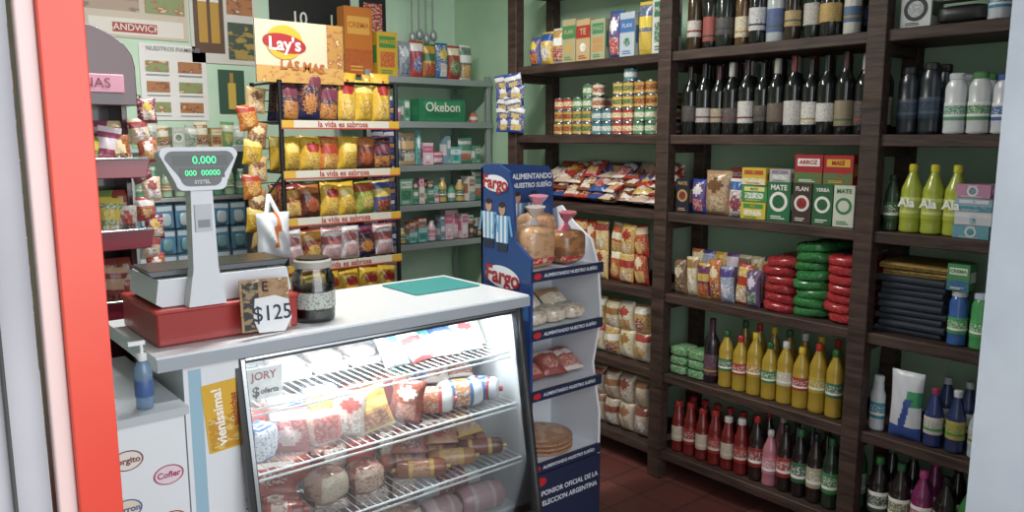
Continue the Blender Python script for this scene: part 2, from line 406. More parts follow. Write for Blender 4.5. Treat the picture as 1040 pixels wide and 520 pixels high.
for k, (c, l, cp) in enumerate([('#1a0f0c', '#8a1a1a', '#c8201c'), ('#b06472', '#c07884', '#c8c4c0'), ('#1a0e0a', '#a0201c', '#101010'), ('#120c0a', '#2a5a3a', '#2a7a3a'), ('#1c110c', '#a8a080', '#101010'), ('#16261a', '#2a7a3a', '#1f6a2a'), ('#2f6a3a', '#b8c0a0', '#2a8a3a')]):
    y = 1.785-k*.067
    pbottle(b, P(y, LV[0], .064), .0315, .285 if k != 1 else .24, c, l, cp, neck=.36)
    pbottle(b, P(y, LV[0], .064, 2.92), .0315, .285, c, l, cp, neck=.36)
b.done()
# --- near bay
b = B('shampoo_bottles')
for k, (c, l, cp, h) in enumerate([('#101820', '#1a2a3a', '#101418', .23), ('#0f1a24', '#182a44', '#0d1014', .24), ('#d0d6d4', '#5a9a7a', '#c8ccce', .2), ('#c8ccca', '#4a8a4a', '#3a7a3a', .2), ('#c8ccd2', '#3a5aa0', '#2a4a9a', .19)]):
    l2 = '#3a4a5a' if k < 2 else '#e0e4e0'
    pbottle(b, P(1.255-k*.073-(.01 if k > 1 else 0), LV[4], .05), .034, h, c, l, cp, l2, neck=.62, ks=.74, sx=1., sy=.65, rough=.3)
    pbottle(b, P(1.25-k*.073, LV[4], .05, 2.93), .034, h, c, l, cp, l2, neck=.55, sx=1., sy=.65, rough=.3)
b.done()
b = B('hygiene_products')
pack(b, P(1.24, LV[5], .1), .1, .1, .12, '#cfd3d2', '#1a1a1c', '#9aa0a0', 1)
b.blob(P(1.10, LV[5]+.031, .1), .08, .05, .03, mat('#141416', .4), .5); b.rod((2.82, 1.16, LV[5]+.07), (2.82, 1.04, LV[5]+.07), .006, BLK)
pbottle(b, P(.99, LV[5], .06), .035, .16, '#cfd6da', '#3a8ac0', '#d8dcde', neck=.6)
b.done()
b = B('detergent_bottles')
pbottle(b, P(1.285, LV[3], .05), .025, .2, '#1f3a22', '#2a5a30', '#14301a', neck=.4)
for k in range(3):
    pbottle(b, P(1.222-k*.073, LV[3], .07), .035, .24, '#a0ac24', '#a8b42a', '#d8d020', '#c8d070', neck=.34, rough=.25, ks=.6)
    b.text('Ala', P(1.222-k*.073, LV[3]+.105, 0, 2.8255), .042, mat('#f0f4ee'), .03)
b.done()
b = B('soap_packs')
for j in range(4):
    pack(b, P(1.01, LV[3]+j*.045, .12) @ Rz(random.uniform(-4, 4)), .11, .12, .044, ['#5a98a8', '#c8ccd0', '#8aa8b8', '#b87a9a'][j], '#d8d8d8', '#3a8a9a')
for j in range(4): pack(b, P(.88, LV[3]+j*.05, .12), .12, .12, .049, '#b88aa8', '#d8dce0', '#7a98b8')
b.done()
b = B('folded_cloths')
for j in range(11):
    m = mat('#27303a', .9, c2='#303b48', scale=120) if j < 9 else mat('#9a7424', .8, c2='#5a5428', scale=30)
    z = LV[2]+j*.0235; ox = random.uniform(-.007, .007); oy = random.uniform(-.01, .01)
    pr = []
    for a in range(9):
        t = -math.pi/2+math.pi*a/8; pr.append((-.12-.012*math.cos(t), .0118+.0114*math.sin(t)))
    pr += [(.1, .0232), (.1, .0004)]
    M = T(2.985+ox, 1.195+oy, z+.001) @ Rz(random.uniform(-2.5, 2.5)) @ Rx(random.uniform(-1, 1))
    W = .115+random.uniform(-.008, .006)
    b.prism(pr, -W, W, m, M)
    b.prism([(x*1.004-.001, zz*.22+.0095) for x, zz in pr], -W-.001, W+.001, mat('#161d24', .9), M)
b.done()
b = B('air_freshener_cans')
for k in range(3):
    pbottle(b, P(1.035-k*.07, LV[2], .06), .03, .19, ['#2a5aa8', '#3a9a4a', '#c8cdd0'][k], '#3aa04a', ['#c8ccce', '#b8c8d8', '#3a8a3a'][k], neck=.7, ks=.75)
pack(b, P(1.035, LV[2]+.192, .06), .07, .06, .09, '#3a8a4a', '#d8e0c8', '#2a5aa0')
b.done()
b = B('bleach_and_cleaner_bottles')
b.bag(P(1.18, LV[1], .05), .115, .25, .055, lambda u, v: mat('#2a4a9a', .3) if v < .18 or (v < .6 and abs(u+.3-v) < .22) else (mat('#2f9a5a', .3) if .5 < v < .75 and u > .2 else mat('#d4d8de', .3)), 22, 26)
pbottle(b, P(1.285, LV[1], .06), .028, .21, '#c8ced2', '#2a8aa0', '#d0d6d6', neck=.6, sy=.7)
for k in range(5):
    pbottle(b, P(1.085-k*.073, LV[1], .06), .031, .21+.01*(k % 2), ['#1f2f6a', '#1a2a5a', '#a8bcc8', '#2a3a8a', '#c8ccd0'][k], '#a8983a' if k % 2 else '#c8c0b8', ['#982a4c', '#c8ccd0', '#2a4a9a', '#c8c8c8', '#b83a3a'][k], '#3a8a3a', neck=.4, ks=.55)
    pbottle(b, P(1.085-k*.073, LV[1], .06, 2.93), .031, .23, '#2a3a6a', '#c8c0b8', '#c8ccd0', '#3a8a3a', neck=.4, ks=.55)
b.done()
b = B('cola_and_soda_bottles')
for k, (c, l, cp) in enumerate([('#150c0a', '#2a4a3a', '#2a7a3a'), ('#1a0f0c', '#6a7a3a', '#2a6a3a'), ('#7a1a50', '#a83a6a', '#d04a8a'), ('#120a08', '#8a1418', '#101010'), ('#2f7a3a', '#c0c8b0', '#2a8a3a'), ('#150c0a', '#a81c1c', '#c82020')]):
    pbottle(b, P(1.262-k*.079, LV[0], .07), .036, .27, c, l, cp, neck=.36)
    pbottle(b, P(1.262-k*.079, LV[0], .07, 2.93), .036, .29, c, l, cp, neck=.36)
b.done()

# ---------------------------------------------------------------- back wall metal shelving
grey = mat('#a2abab', .4, .4)
b = B('metal_shelving_unit')
BL = [.5, .97, 1.2, 1.43, 1.68, 1.93]
for z in BL:
    b.box(2.22, 3.09, 3.88, 4.26, z-.028, z-.004, grey); b.box(2.22, 3.09, 3.875, 3.883, z-.034, z+.002, grey)
for x in (2.22, 3.06):
    for y in (3.885, 4.23):
        b.box(x, x+.03, y, y+.03, 0, 1.96, grey)
b.done(.002)
b = B('sundry_boxes')
pal = [('#5a9a7a', '#d8d8d0', '#2a6a4a'), ('#c87a9a', '#e0d8dc', '#a83a5a'), ('#d8b8c4', '#c85a7a', '#e8e0e0'), ('#5aa8a0', '#d0dcd8', '#2a7a7a'), ('#c8ccc8', '#4a8a6a', '#c85a3a'), ('#7a9aa8', '#d8d8d8', '#3a5a7a'), ('#c8a45a', '#3a6a3a', '#e0dcc8'), ('#d8d0c0', '#a86a4a', '#6a8a9a'), ('#4a3a3a', '#c8a06a', '#d8d0c0'), ('#d86a4a', '#e8e0d0', '#4a7a9a')]
for z in (.97, 1.2, 1.43, 1.68):
    x = 2.28
    while x < 3.0:
        w = random.uniform(.03, .1); h = random.uniform(.05, .185)
        if z == 1.68: h *= .8
        c = random.choice(pal); r = random.random()
        M = T(x+w/2, 3.95, z+.003) @ Rz(random.uniform(-10, 10))
        if z == 1.68 and 2.54 < x+w and x < 2.9: x += w; continue
        if r < .45: pack(b, M, w-.006, .07, h, *c)
        elif r < .75: b.bag(M, w+.01, h+.02, .04, des(*c, kind=random.randrange(3)), 8, 8)
        else: pbottle(b, M, min(w/2, .028), h+.01, c[0], c[1], c[2], neck=.5)
        if r < .5 and h < .1: pack(b, M @ T(0, 0, h+.001), w*.8, .06, .05, *random.choice(pal))
        x += w+.004
pack(b, T(2.73, 3.95, 1.683), .33, .12, .13, '#1f7a4a', '#2a8a5a', '#1a6a40', 3, False)
b.text('Okebon', T(2.73, 3.885, 1.68+.085), .075, mat('#d8e0c8'), .02)
b.done()
b = B('cereal_boxes')
pack(b, T(2.2, 3.96, 1.93), .17, .08, .36, '#c86a1a', '#e0a03a', '#b8501a', 2)
pack(b, T(2.37, 3.96, 1.931), .13, .11, .24, '#d0a420', '#3a8a3a', '#c84a2a', 3)
for k, c in enumerate([('#8a929a', '#c8ccd0', '#5a6a7a'), ('#b83a2a', '#d8d4cc', '#3a5a9a'), ('#c89a20', '#2a6a3a', '#b83a2a'), ('#1f5a9a', '#d8b83a', '#d8d8d8'), ('#a82a22', '#e0d4b0', '#3a7a3a'), ('#2a7a7a', '#e0e0d8', '#d09020')]):
    b.bag(T(2.5+k*.088, 3.95, 1.933) @ Rz(random.uniform(-8, 8)), .095, .2+.01*(k % 2), .06, des(*c, kind=k % 3))
b.done()
b = B('hanging_ladle_set')
for k in range(4):
    x = 2.66+k*.05
    b.rod((x, 4.1, 2.2), (x, 4.1, 2.46), .006, grey); b.blob(T(x, 4.09, 2.18+.02*(k % 2)), .024, .02, .035, grey, 1)
b.rod((2.64, 4.1, 2.46), (2.83, 4.1, 2.46), .005, grey)
for x in (2.65, 2.82): b.rod((x, 4.1, 2.46), (x, 4.3, 2.46), .005, grey)
b.done()
b = B('hanging_sachet_strip')
b.rod((2.15, 3.62, .95), (2.15, 3.62, 1.84), .003, BLK)
for k in range(13):
    for dx in (-.035, .035):
        b.bag(T(2.15+dx, 3.61, 1.02+k*.06) @ Ry(random.uniform(-8, 8)), .066, .062, .014, des('#1f357c', '#b87a3a' if k % 3 else '#c8c8c8', '#2a4a98', 1), 6, 6, .001)
b.rod((2.15, 3.62, 1.84), (2.2, 3.88, 1.9), .003, BLK)
b.done()

# ---------------------------------------------------------------- chips rack
b = B('snack_display_rack')
rb = mat('#141416', .35, .6)
X0, X1, Y0, Y1 = 1.46, 2.04, 3.3, 3.6
for x in (X0, X1):
    for y in (Y0, Y1):
        b.rod((x, y, 0), (x, y, 1.84), .011, rb, 8)
    for z in (.2, .6, 1.02, 1.23, 1.44, 1.66, 1.83):
        b.rod((x, Y0, z), (x, Y1, z), .006, rb)
for z in (.6, .81, 1.02, 1.23, 1.44, 1.66):
    b.rod((X0, Y0, z-.006), (X1, Y0, z-.006), .006, rb); b.rod((X0, Y1, z), (X1, Y1, z), .006, rb)
    for k in range(1, 14):
        x = X0+(X1-X0)*k/14; b.rod((x, Y0, z-.006), (x, Y1, z-.006), .0025, rb, 4)
    for k in range(3): b.rod((X0, Y1, z+.05+k*.05), (X1, Y1, z+.05+k*.05), .0025, rb, 4)
    b.box(X0-.005, X1+.005, Y0-.02, Y0-.014, z-.03, z+.008, mat('#c4bfae', .5))
    b.rect(I4, X0-.005, X0+.05, z-.03, z+.008, mat('#c89a20', .4), Y0-.0206)
    b.rect(I4, X1-.05, X1+.005, z-.03, z+.008, mat('#c89a20', .4), Y0-.0206)
    b.rect(I4, X0-.005, X1+.005, z-.03, z-.024, mat('#b8301c', .4), Y0-.0209)
    b.text('la vida es sabrosa', T((X0+X1)/2, Y0-.0212, z-.009), .036, mat('#a8281c'), .02)
b.box(1.37, 1.78, Y0+.02, Y0+.03, 1.83, 2.09, mat('#c2b494', .5))
b.rect(I4, 1.37, 1.78, 1.83, 1.9, mat('#b88a3a', .5, c2='#a8502a', c3='#c8a86a', scale=16), Y0+.0195)
b.rect(I4, 1.7, 1.78, 1.9, 2.09, mat('#a8742a', .5, c2='#7a3a2a', c3='#c8a86a', scale=16), Y0+.0195)
b.rod((X0, Y0+.038, 1.8), (X0, Y0+.038, 2.05), .008, rb); b.rod((X0+.28, Y0+.038, 1.8), (X0+.28, Y0+.038, 2.05), .008, rb); b.rod((X0, Y0+.038, 1.84), (X1, Y0+.02, 1.84), .007, rb)
H = T(1.5, Y0+.017, 2.0)
b.disc(H, .085, mat('#d09c1a', .4), 24, 1, .85); b.disc(H @ T(0, -.001, -.005) @ Ry(8), .1, mat('#a01a1e', .4), 24, 1, .4)
b.text("Lay's", H @ T(0, -.002, -.01), .078, mat('#e4e0d8'), .02)
b.text("LAS MAS", H @ T(.08, -.001, -.1) @ Ry(4), .055, mat('#a8541a'), .03)
b.done()
b = B('potato_chip_bags')
yl = ('#c89a1a', '#a8201c', '#d8b850'); yl2 = ('#d0a41e', '#e0c860', '#a87a1e'); dk = ('#1a1a40', '#6a2a3a', '#b8742a'); br_ = ('#4a2418', '#a8602a', '#983a1e'); rd = ('#7a1a20', '#b8802a', '#c8a050'); orr = ('#b8601a', '#a8301c', '#d8a850'); gn = ('#7a8a2a', '#a8401c', '#c8b85a'); pw = ('#d0c8c8', '#a85a5a', '#b89898'); bl = ('#2a4a8a', '#c8b04a', '#8a2a2a')
rows = {1.66: [dk, dk, dk, yl, yl2, yl], 1.44: [yl2, yl, orr, yl2, br_, dk], 1.23: [rd, br_, yl, yl2, gn, bl], 1.02: [pw, rd, pw, pw, dk, pw], .81: [yl]*6, .6: [orr]*6}
for z, rw in rows.items():
    for k, c in enumerate(rw):
        for q in range(2):
            hh = .195 if z > 1.6 else .155
            b.bag(T(X0+.055+k*.094, Y0+.05+q*.1, z+.002) @ Rz(random.uniform(-12, 12)) @ Rx(random.uniform(-8, 2)) @ Ry(random.uniform(-7, 7)), .11, hh+(.035 if (k % 2 and z > 1.6) else 0), .07, des(*c, kind=0 if c is yl else (k+q) % 3), 16, 20)
b.done()
b = B('hanging_snack_packs')
b.rod((1.37, 3.42, 1.1), (1.37, 3.42, 1.8), .003, BLK); b.rod((1.37, 3.42, 1.8), (1.45, 3.42, 1.8), .003, BLK)
for k in range(9):
    b.bag(T(1.375+.012*(-1)**k, 3.405-.004*(k % 2), 1.1+k*.075) @ Ry(random.uniform(-10, 10)), .09, .11, .035, des(*[('#c8a05a', '#7a4a2a', '#d8b890'), yl2, ('#a87a4a', '#d8c090', '#6a3a1a'), orr][k % 4], kind=k % 2))
b.done()
b = B('plastic_carrier_bag')
pm = mat('#cdd2d8', .35); om = mat('#c8642a', .35)
b.bag(T(1.36, 3.2, 1.08), .15, .2, .1, lambda u, v: om if abs(u+.15-.3*v) < .13 and v > .3 else pm, 18, 18, .016)
for sx in (-1, 1):
    b.rod((1.36+sx*.03, 3.2, 1.26), (1.37, 3.26, 1.35), .01, pm)
b.rod((1.37, 3.26, 1.35), (1.46, 3.29, 1.44), .005, rb)
b.done()

# ---------------------------------------------------------------- posters + small shelf
def poster(name, x0, x1, z0, z1, base, parts, texts=()):
    b = B(name)
    b.box(x0, x1, 4.293, 4.298, z0, z1, base)
    for i, (a0, a1, c0, c1, m) in enumerate(parts):
        b.rect(I4, x0+(x1-x0)*a0, x0+(x1-x0)*a1, z0+(z1-z0)*c0, z0+(z1-z0)*c1, m, 4.2925-.0006*i)
    for (t, a, c, s, m) in texts:
        b.text(t, T(x0+(x1-x0)*a, 4.2915-.0006*len(parts), z0+(z1-z0)*c), s, m, .01)
    return b.done()
food = mat('#b8703a', .5, c2='#7a3a1e', c3='#d8c090', scale=12); food2 = mat('#8a9a5a', .5, c2='#b8562a', c3='#e0d0a0', scale=12)
gy = mat('#9a9a9a', .5)
parts = []
for r in range(3):
    parts += [(.08, .42, .1+r*.27, .24+r*.27, food if r % 2 else food2), (.56, .92, .1+r*.27, .24+r*.27, food2 if r % 2 else food), (.08, .42, .05+r*.27, .065+r*.27, gy), (.56, .92, .05+r*.27, .065+r*.27, gy)]
poster('menu_poster', 1.17, 1.50, 1.68, 2.06, mat('#f0ece8', .5), parts, [('NUESTROS FIAMBRES', .5, .94, .028, gy)])
poster('sandwich_poster', .9, 1.42, 2.08, 2.5, mat('#d6c4ac', .5), [(.02, .55, .3, .98, mat('#b89a82', .5, c2='#7a6052', c3='#e0d0c0', scale=4)), (.1, .95, .03, .22, mat('#ece4d8')), (.3, .7, .06, .17, mat('#b82a22')), (.6, .97, .3, .98, food2)], [('SANDWICH', .5, .115, .045, mat('#f0e8d8'))])
poster('beer_poster', 1.43, 1.78, 1.98, 2.5, mat('#ddd7cd', .5), [(.05, .5, .1, .95, mat('#5a3a22', .5)), (.12, .25, .2, .6, mat('#c8901e')), (.3, .43, .2, .6, mat('#c8901e')), (.12, .25, .6, .68, mat('#f0ece0')), (.3, .43, .6, .68, mat('#f0ece0')), (.55, .95, .5, .95, food), (.55, .95, .05, .42, mat('#3a4a3a', .5, c2='#c8a03a', scale=10))])
poster('price_poster', 1.86, 2.36, 2.12, 2.5, mat('#141214', .5), [(0, 1, .0, .12, mat('#b81c1c'))], [('10', .35, .35, .1, mat('#f0ede6')), ('15', .8, .35, .1, mat('#f0ede6'))])
poster('calendar_poster', 2.42, 2.6, 2.12, 2.5, mat('#1a1a1c', .5), [(.15, .85, .2, .7, mat('#c8342a', .5, c2='#e8e0d0', scale=25))])
poster('bottle_poster', 1.56, 1.7, 1.72, 1.95, mat('#28503a', .5), [(.35, .65, .1, .7, mat('#d8b03a')), (.43, .57, .7, .93, mat('#b8862a'))])
b = B('wall_display_shelf')
for z in (1.3, 1.54):
    b.box(1.02, 1.62, 4.02, 4.29, z-.02, z, grey)
for x in (1.02, 1.6): b.box(x, x+.02, 4.03, 4.29, .9, 1.56, grey)
b.box(1.02, 1.62, 4.27, 4.29, .9, 1.28, mat('#a8c4c0', .5))
b.done(.002)
b = B('small_grocery_items')
for k in range(9):
    c = random.choice([('#5a9a5a', '#d0ccb8', '#b8a03a'), ('#7aaa6a', '#c8c0a0', '#3a6a3a'), ('#a8b0a0', '#d0d0c8', '#5a7a5a'), ('#a8884a', '#d8d0b8', '#7a3a2a')])
    if k % 3: b.bag(T(1.07+k*.062, 4.07, 1.541) @ Ry(random.uniform(-8, 8)), .07, .11+.02*(k % 2), .05, des(*c, kind=k % 3), 8, 8)
    else: pack(b, T(1.07+k*.062, 4.07, 1.541), .058, .07, .1, *c)
    pbottle(b, T(1.07+k*.062, 4.07, 1.301), .026, .13+.02*(k % 2), random.choice(['#a8c8a0', '#5aa07a', '#b8c8b8']), c[0], '#d8dcd4', neck=.5)
b.done()
b = B('blister_card_packs')
for r in range(3):
    for k in range(6):
        M = T(1.08+k*.09, 4.04-.003*(k % 2), .9+r*.125) @ Ry(random.uniform(-3, 3))
        b.box(-.04, .04, 0, .003, 0, .115, mat('#4a86ae', .35), M)
        b.rect(M, -.036, .036, .085, .108, mat('#c8d8e0', .4), -.001)
        b.blob(M @ T(0, -.008, .042), .026, .01, .032, mat(['#98b8c8', '#6aa0a8', '#b8ccd0'][r], .2), .6)
for k in range(6): b.rod((1.08+k*.09, 4.045, .9), (1.08+k*.09, 4.045, 1.285), .002, grey, 4)
b.done()
b = B('candy_display_tower')
mr = mat('#3a1018', .3, coat=.4); mr2 = mat('#84182a', .3, coat=.3)
b.box(.34, .76, 3.16, 3.2, 0, 1.75, mr); b.box(.34, .36, 2.9, 3.2, 0, 1.75, mr)
poly = [(.33, 1.7), (.77, 1.7)] + [(.55+.22*math.cos(math.radians(a)), 1.83+.14*math.sin(math.radians(a))) for a in range(0, 181, 15)]
b.prism(poly, 2.88, 3.2, mr)
b.box(.4, .73, 2.868, 2.88, 1.74, 1.8, mat('#c88098', .4)); b.text('GOLOSINAS', T(.565, 2.866, 1.77), .045, mat('#7a1a2a'))
for z in (.5, .75, 1.0, 1.24, 1.48):
    b.box(.33, .775, 2.86, 3.16, z-.02, z, mr2)
    b.prism([(.33, z-.02), (.775, z-.02), (.79, z+.045), (.315, z+.045)], 2.85, 2.862, mr2)
    b.rod((.32, 2.85, z+.045), (.785, 2.85, z+.045), .006, mat('#c8ccd0', .2, 1.))
b.box(.745, .765, 3.0, 3.2, 0, 1.75, mr); b.box(.33, .775, 2.87, 3.2, 0, .3, mr)
b.done(.003)
b = B('candy_items')
for z in (1.0, 1.24, 1.48):
    for k in range(7):
        c = random.choice([('#a8a098', '#98382a', '#3a3a3a'), ('#6a8a3a', '#c8b03a', '#d8d8c8'), ('#a85a2a', '#d8c090', '#5a2a1a'), ('#8a3a5a', '#d8c8d0', '#b83a4a'), ('#983a3a', '#c8a080', '#5a2020')])
        b.bag(T(.39+k*.055, 2.93, z+.002) @ Ry(random.uniform(-14, 14)), .075, .12+.03*(k % 2), .04, des(*c, kind=k % 3), 8, 8)
        b.bag(T(.4+k*.054, 3.02, z+.002), .075, .17, .05, des(c[1], c[0], c[2], kind=k % 3), 8, 8)
b.done()
b = B('hanging_candy_packs')
b.rod((.8, 2.96, 1.1), (.8, 2.96, 1.74), .003, BLK); b.rod((.8, 2.96, 1.74), (.7, 2.96, 1.74), .003, BLK)
for k in range(9): b.bag(T(.805+.012*(-1)**k, 2.95, 1.1+k*.068) @ Ry(random.uniform(-18, 18)), .065, .085, .03, des(*[('#a83a3a', '#d8d0c8', '#c8903a'), ('#c8a888', '#983a3a', '#e0d8d0'), ('#7a2a3a', '#c8a03a', '#d8c8c0')][k % 3], k % 2), 8, 8)
b.done()

# ---------------------------------------------------------------- display refrigerator counter
fw = mat('#dfe4e8', .3, coat=.3); fin = mat('#e4ecee', .4); blk = mat('#1a1c1f', .3); chrome = mat('#c8ccd0', .15, 1.)
FX0, GX0, GX1, FX1 = .61, .775, 1.735, 1.77
b = B('display_refrigerator')
b.box(FX0, FX1, 2.02, 2.53, .0, .26, fw)
b.box(FX0, GX0-.02, 2.045, 2.53, .26, 1.008, fw)
b.box(FX0, FX1, 2.5, 2.53, .26, 1.008, fin)
b.box(GX0-.02, FX1, 2.06, 2.5, .262, .275, fin)
b.prism([(2.075, 1.008), (2.5, 1.008), (2.5, .26), (1.958, .26)], FX1-.02, FX1, fw, Matrix(((0, 1, 0, 0), (1, 0, 0, 0), (0, 0, 1, 0), (0, 0, 0, 1))))
b.box(.545, 1.785, 2.035, 2.55, 1.01, 1.05, fw)
b.box(.545, 1.785, 2.029, 2.035, 1.012, 1.045, mat('#a8b0b8', .3, .3))
b.rect(I4, FX0+.012, FX0+.045, .3, 1.0, mat('#8fb8cc', .4), 2.0445)
za, zb, ya, yb = 1.0, .28, 2.06, 1.945
ang = math.atan2(ya-yb, za-zb)
G = T(0, yb, zb) @ Matrix.Rotation(-ang, 4, 'X')
Lg = math.hypot(za-zb, ya-yb)
b.box(GX0-.01, GX1+.01, 0, .004, 0, Lg, glassy('fridge_glass', '#fcffff', .06), G)
for (x0, x1, z0, z1) in ((GX0-.03, GX0, -.02, Lg), (GX1, GX1+.03, -.02, Lg), (GX0-.03, GX1+.03, Lg-.012, Lg+.008), (GX0-.03, GX1+.03, -.03, .015)):
    b.box(x0, x1, -.012, .012, z0, z1, blk, G)
b.box(GX1+.004, GX1+.014, -.018, -.012, 0, Lg, chrome, G); b.box(GX0-.014, GX0-.004, -.018, -.012, 0, Lg, chrome, G)
b.box(GX0, GX1, -.016, -.012, Lg-.004, Lg+.002, chrome, G)
wr = mat('#e6ecee', .3)
for z, yf in ((.845, 2.075), (.665, 2.045), (.475, 2.015)):
    for dz in (0, -.018): b.rod((GX0, yf, z+dz), (GX1, yf, z+dz), .0035, wr)
    b.rod((GX0, 2.49, z), (GX1, 2.49, z), .0035, wr); b.rod((GX0, 2.27, z-.004), (GX1, 2.27, z-.004), .003, wr)
    n = 36
    for k in range(n+1):
        x = GX0+(GX1-GX0)*k/n; b.rod((x, yf, z), (x, 2.49, z), .0018, wr, 4)
b.rod((GX0+.03, 2.14, .985), (GX1-.03, 2.14, .985), .011, mat('#f4fbff', .5, emit=14.), 10)
sk = T(.708, 2.0435, .86) @ Ry(-4)
b.rect(sk, -.05, .05, -.095, .095, mat('#e0a81a', .4)); b.rect(sk, -.044, .044, -.09, .0, mat('#c88a18', .4, c2='#e8c860', scale=30), -.0005)
b.text('vienissima!', sk @ T(-.012, -.001, 0) @ Ry(-90), .037, mat('#fbf4e4'), .03)
b.text('salchichas', sk @ T(.03, -.001, .01) @ Ry(-90), .024, mat('#a8301c'), .03)
b.done()
b = B('price_label')
b.box(.795, .9, 2.1, 2.103, .862, .955, mat('#e6e4e0', .5)); b.text('JORY', T(.845, 2.0985, .93), .032, mat('#a82a3a'), .02); b.text('$', T(.82, 2.0985, .885), .04, mat('#1a1a1a'), .03); b.text('oferta', T(.86, 2.0985, .885), .022, mat('#1a1a1a'), .03); b.rod((.85, 2.105, .848), (.85, 2.105, .87), .004, wr)
b.done()
b = B('deli_meat_packages')
def roll(x, y, z, r, L, c, c2, tilt=0, c3=None, ro=90):
    m = mat(c, .22, coat=.3); m2 = mat(c2, .25, c2=c, scale=40, coat=.3); m3 = mat(c3 or c2, .25, coat=.3)
    M = T(x, y, z+r) @ Rz(-tilt) @ Ry(ro) @ T(0, 0, -L/2)
    b.lathe([(r*.2, -.012, m3), (r*.25, 0, m), (r*.8, .006, m), (r*.97, .018, m), (r, L*.25, m3), (r*1.02, L*.33, m2), (r*1.02, L*.66, m3), (r, L*.74, m), (r*.97, L-.018, m), (r*.8, L-.006, m), (r*.25, L, m3), (r*.22, L+.012, m3)], M, 18)
def vac(x, y, z, a, bb, c, c1, c2, tz=0, tx=0, ty=0, p=.55, fr=None):
    m1 = mat(c1, .2, c2=fr or c1, scale=12, coat=.5); m2 = mat(c2, .3, c2=c1, scale=60, coat=.3)
    f = lambda u, v: m2 if (.6 < u < .86 and .3 < v < .72) else m1
    b.blob(T(x, y, z+c*1.02) @ Rz(tz) @ Rx(tx) @ Ry(ty), a, bb, c, f, p, 28, 16, .07)
PZ = [('#c8d0d4', '#3a5a98', '#a8b8c0'), ('#2a6a7a', '#d0dce0', '#d8dcde'), ('#d6d8da', '#a83a3a', '#7aa0b8'), ('#c8bc90', '#3a8a8a', '#d8d8d0'), ('#d8c8c0', '#b03a34', '#c89888'), ('#b04038', '#e0d8d0', '#c87a60')]
for k in range(3):
    b.box(.95+k*.13, 1.06+k*.13, 2.25, 2.42, .85, .87, mat('#e4e8ea', .4)); b.blob(T(1.005+k*.13, 2.33, .885), .05, .075, .016, mat('#d8c0b8', .25, c2='#f0ece8', scale=20, coat=.5), .5)
for k in range(8):
    b.bag(T(1.33+k*.05, 2.17+.05*(k % 2), .849) @ Rz(random.uniform(-35, 15)) @ Rx(-45+random.uniform(-14, 8)), .1, .13, .05, des(*PZ[k % 4], kind=k % 3))
for k in range(5): b.bag(T(1.35+k*.078, 2.36, .849) @ Rx(-10), .09, .12, .06, des('#c8d4dc', '#2f5a9a', '#d8e0e4', k % 3))
# second shelf: mixture of sachets, vacuum packs and chubs
z = .671
vac(.835, 2.13, z, .05, .04, .055, '#3a5a98', '#d8d8dc', 20, fr='#c8d0dc')
b.bag(T(.925, 2.13, z) @ Rz(-30) @ Rx(-20), .12, .13, .07, des('#b04a44', '#e0d8d4', '#d8b0a8', 1))
vac(1.03, 2.13, z, .06, .045, .05, '#c89a88', '#b8342e', 10, -10, fr='#e0c8b8')
b.bag(T(1.12, 2.14, z) @ Rz(-25) @ Rx(-15) @ Ry(8), .11, .14, .07, des('#c8a898', '#b8382e', '#e4dcd0', 0))
b.bag(T(1.22, 2.12, z) @ Rz(-20) @ Rx(-18) @ Ry(-14), .12, .14, .08, des('#d0941e', '#e0c050', '#a8481a', 2))
b.bag(T(1.32, 2.13, z) @ Rz(-40) @ Rx(-15) @ Ry(10), .11, .14, .07, des('#983a28', '#e4e0d8', '#c87050', 0))
roll(1.44, 2.14, z, .045, .15, '#d0ccc8', '#c86a3a', 35, '#b83030')
roll(1.55, 2.13, z, .048, .16, '#d8dce0', '#c87a3a', 20, '#3a62a8'); roll(1.66, 2.14, z, .042, .12, '#cfd4da', '#3a62a8', 50, '#b83030')
for k in range(7): vac(.85+k*.133, 2.32, z, .065, .07, .05+.008*(k % 3), ['#b8483a', '#d8c0b0', '#c8ccd4', '#a8362c'][k % 4], ['#e0e0dc', '#a83030', '#3a5a98', '#e0c060'][(k+1) % 4], random.uniform(-30, 30), fr=['#d8b0a0', '#b86a58', '#5a7ab0', '#d8c8b8'][k % 4])
for k in range(3): b.bag(T(1.4+k*.11, 2.22, z+.07) @ Rz(random.uniform(-50, 0)) @ Rx(-60), .1, .12, .04, des(*PZ[(k+3) % 6], kind=k))
# third shelf
z = .481
for k in range(2): roll(.87+k*.02, 2.09+.06*k, z, .032, .14, '#7a2a24', '#c8b0a0', 25+k*15, '#a8403a')
b.bag(T(.88, 2.15, z+.06) @ Rz(-20) @ Rx(-60), .13, .12, .045, des('#983a30', '#d8ccc4', '#7a2a24', 1))
vac(1.04, 2.13, z, .07, .06, .055, '#b08878', '#c8b8a0', 15, p=.8, fr='#8a4a40')
vac(1.17, 2.12, z, .06, .06, .05, '#8a3a30', '#c8a890', -10, p=.75, fr='#c89080')
for k in range(3): roll(1.36+k*.13, 2.09+.01*k, z, .03, .17, ['#8a4028', '#a8683a', '#6a2a22'][k], ['#b87848', '#c8986a', '#8a3a30'][k], 28, '#c8a040')
for k in range(3): roll(1.34+k*.13, 2.17, z+.005, .03, .16, ['#984030', '#7a3428', '#a8583a'][k], '#c0805a', 20, '#6a2a22')
for k in range(3): b.bag(T(1.34+k*.13, 2.13, z+.075) @ Rz(random.uniform(-40, 0)) @ Rx(-68), .12, .12, .04, des(*[('#9a4a34', '#c8a890', '#6a2a22'), ('#b87a5a', '#d8ccc0', '#983a30'), ('#8a3a2c', '#d0a040', '#c8a088')][k], kind=k))
for k in range(7): vac(.86+k*.133, 2.33, z, .065, .07, .055, ['#8a4038', '#a87060', '#7a3028'][k % 3], ['#d0c0b0', '#a83a30'][k % 2], random.uniform(-30, 30), fr='#c89080')
